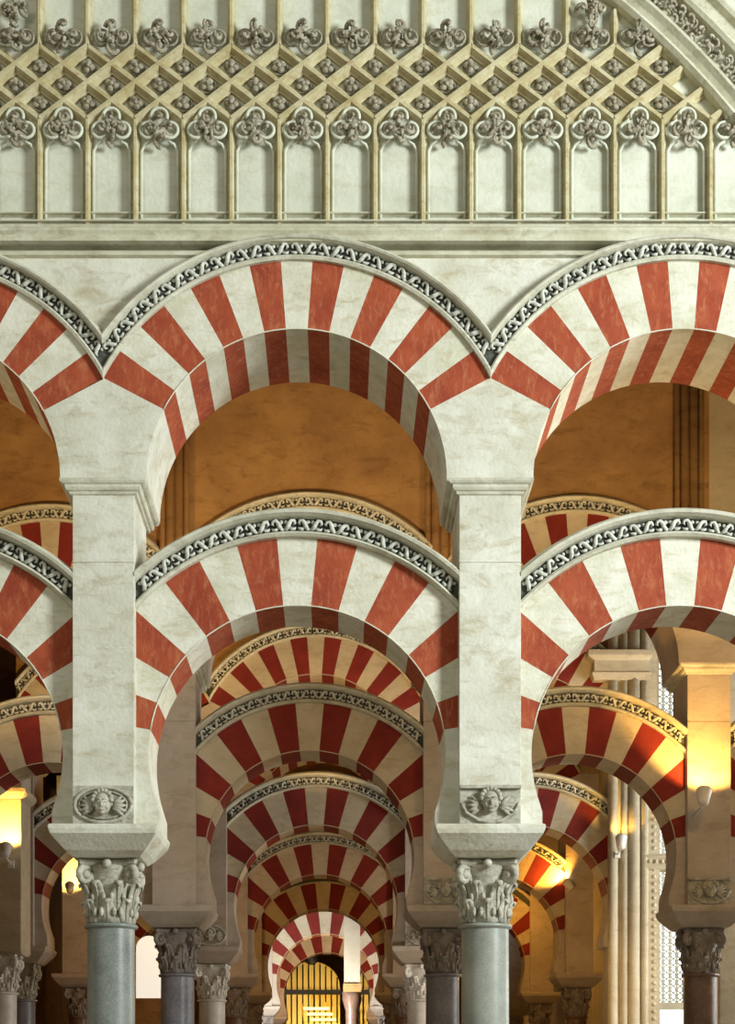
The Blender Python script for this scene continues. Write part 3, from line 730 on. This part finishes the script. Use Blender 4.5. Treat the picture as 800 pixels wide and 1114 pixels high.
for x, p in ((-2.9, 50), (0, 3), (3.2, 60)): point('aisle_lamp_glow', (x, 33.4, 5.0), p, AMBER)
spot('aisle_lamp_beam', (-1.2, 37.6, 3.0), (-0.4, 41.4, 4.8), 1100, (1.0, 0.95, 0.88), 90)
point('aisle_lamp_glow', (-0.4, 44.2, 4.2), 190, AMBER)
spot('aisle_lamp_beam', (-0.2, 49.0, 3.0), (-0.2, 51, 3.2), 230, (1.0, 0.80, 0.35), 130)

# ------------------------------------------------------------------ far end: gilded screen, pale pier, steps
SY = 51.0
def screen(px0, px1, ptop, label):
    x0, x1 = ax(px0, SY), ax(px1, SY); zt = az(ptop, SY); xm = (x0+x1)/2
    r = empty('gilded_screen', (xm, SY, 0), label, 'screen', 'gilded screens at the far end')
    w = (x1-x0)/2; zs = zt - w*0.9; pts = [(-w, 0), (w, 0)] + [(w*math.cos(PI*k/14), zs + w*0.9*math.sin(PI*k/14)) for k in range(15)]
    mb = MB(); mb.prism(pts, 0, 0.1); mb.build('gilded_panel', M['gold'], r)
    nb = max(4, int(2*w/0.17))
    for k in range(nb):
        xx = -w + 2*w*(k+0.5)/nb; zz = zs + 0.9*math.sqrt(max(0, w*w-xx*xx)) - 0.05
        mb = MB(); mb.lathe([(0.022, 0), (0.022, zz)], 8, (xx, -0.04, 0)); mb.build('iron_bar', M['black'], r)
    mb = MB(); mb.box(-w-0.05, w+0.05, -0.1, -0.0, az(1082, SY), az(1077, SY)); mb.build('rail', M['black'], r)
    return r
s1 = screen(308, 370, 1046, 'gilded screen with dark bars framed by the smallest centre arches')
mb = MB(); mb.ball((0, -0.1, az(1043, SY)), 0.22, 0.12, 0.2, 14, 10); mb.build('finial', M['black'], s1)
s2 = screen(392, 424, 1050, 'narrower gilded screen right of the small pale pier')
PYY = 39.3
mb = MB(); px0, px1 = ax(374.5, PYY), ax(392, PYY); zb = az(1070, PYY)
pr = empty('small_pale_pier', ((px0+px1)/2, PYY, 0), 'small pale pier on a short dark column before the farthest bright arch', 'pier')
w = (px1-px0)/2; mb.box(-w, w, 0, 0.4, zb, az(960, PYY)); mb.build('pier_shaft', M['ivory'], pr)
mb = MB(); mb.stack([(-w*1.1, w*1.1, -0.05, 0.45, az(1079, PYY)), (-w*1.1, w*1.1, -0.05, 0.45, zb)]); mb.build('impost', M['brown'], pr)
mb = MB(); mb.lathe([(0.16, 0), (0.15, az(1108, PYY)), (0.16, az(1106, PYY)), (0.15, az(1100, PYY)), (0.24, az(1086, PYY)), (0.22, az(1083, PYY)), (0.25, az(1079, PYY))], 18, (0, 0.2, 0)); mb.build('column', M['rose_marble'], pr)
st = empty('white_steps', (ax(350, 45), 45, 0), 'small white open stair in front of the gilded screen', 'steps')
for k in range(4):
    mb = MB(); xx = (k-1.5)*0.1; z = az(1097+6*k, 45); mb.box(xx-0.35, xx+0.35, 0, 0.3, z-0.04, z+0.03); mb.build('tread', M['lampbody'], st)
for sx in (-0.3, 0.35):
    mb = MB(); mb.tube([(sx-0.25, 0.15, az(1090, 45)), (sx+0.3, 0.15, 0)], 0.02, 6); mb.build('stringer', M['gold'], st)
# glowing arched niche far left, low between the columns
WY = 33.6
xa, xb = ax(148, WY), ax(176, WY)
wn = MB(); zt = az(1018, WY); w = (xb-xa)/2; pts = [(-w, az(1086, WY)), (w, az(1086, WY))] + [(w*math.cos(PI*k/12), zt-w+w*math.sin(PI*k/12)) for k in range(13)]
wn.prism(pts, 0, 0.06)
M['niche'] = plain('glowing_niche_plaster', (0.8, 0.76, 0.66), 0.6, 0, (1.0, 0.95, 0.82), 0.75)  # plaster glows by emission, standing in for light falling on it
wl = empty('whitewashed_niche', ((xa+xb)/2, WY, 0), 'bright white arched niche seen low beside the left front column', 'niche')
wn.build('glowing_back', M['niche'], wl)
mb = MB(); mb.box(-w-0.15, w+0.15, -0.03, 0.3, 0, az(1086, WY)); mb.build('plinth', M['brown'], wl)
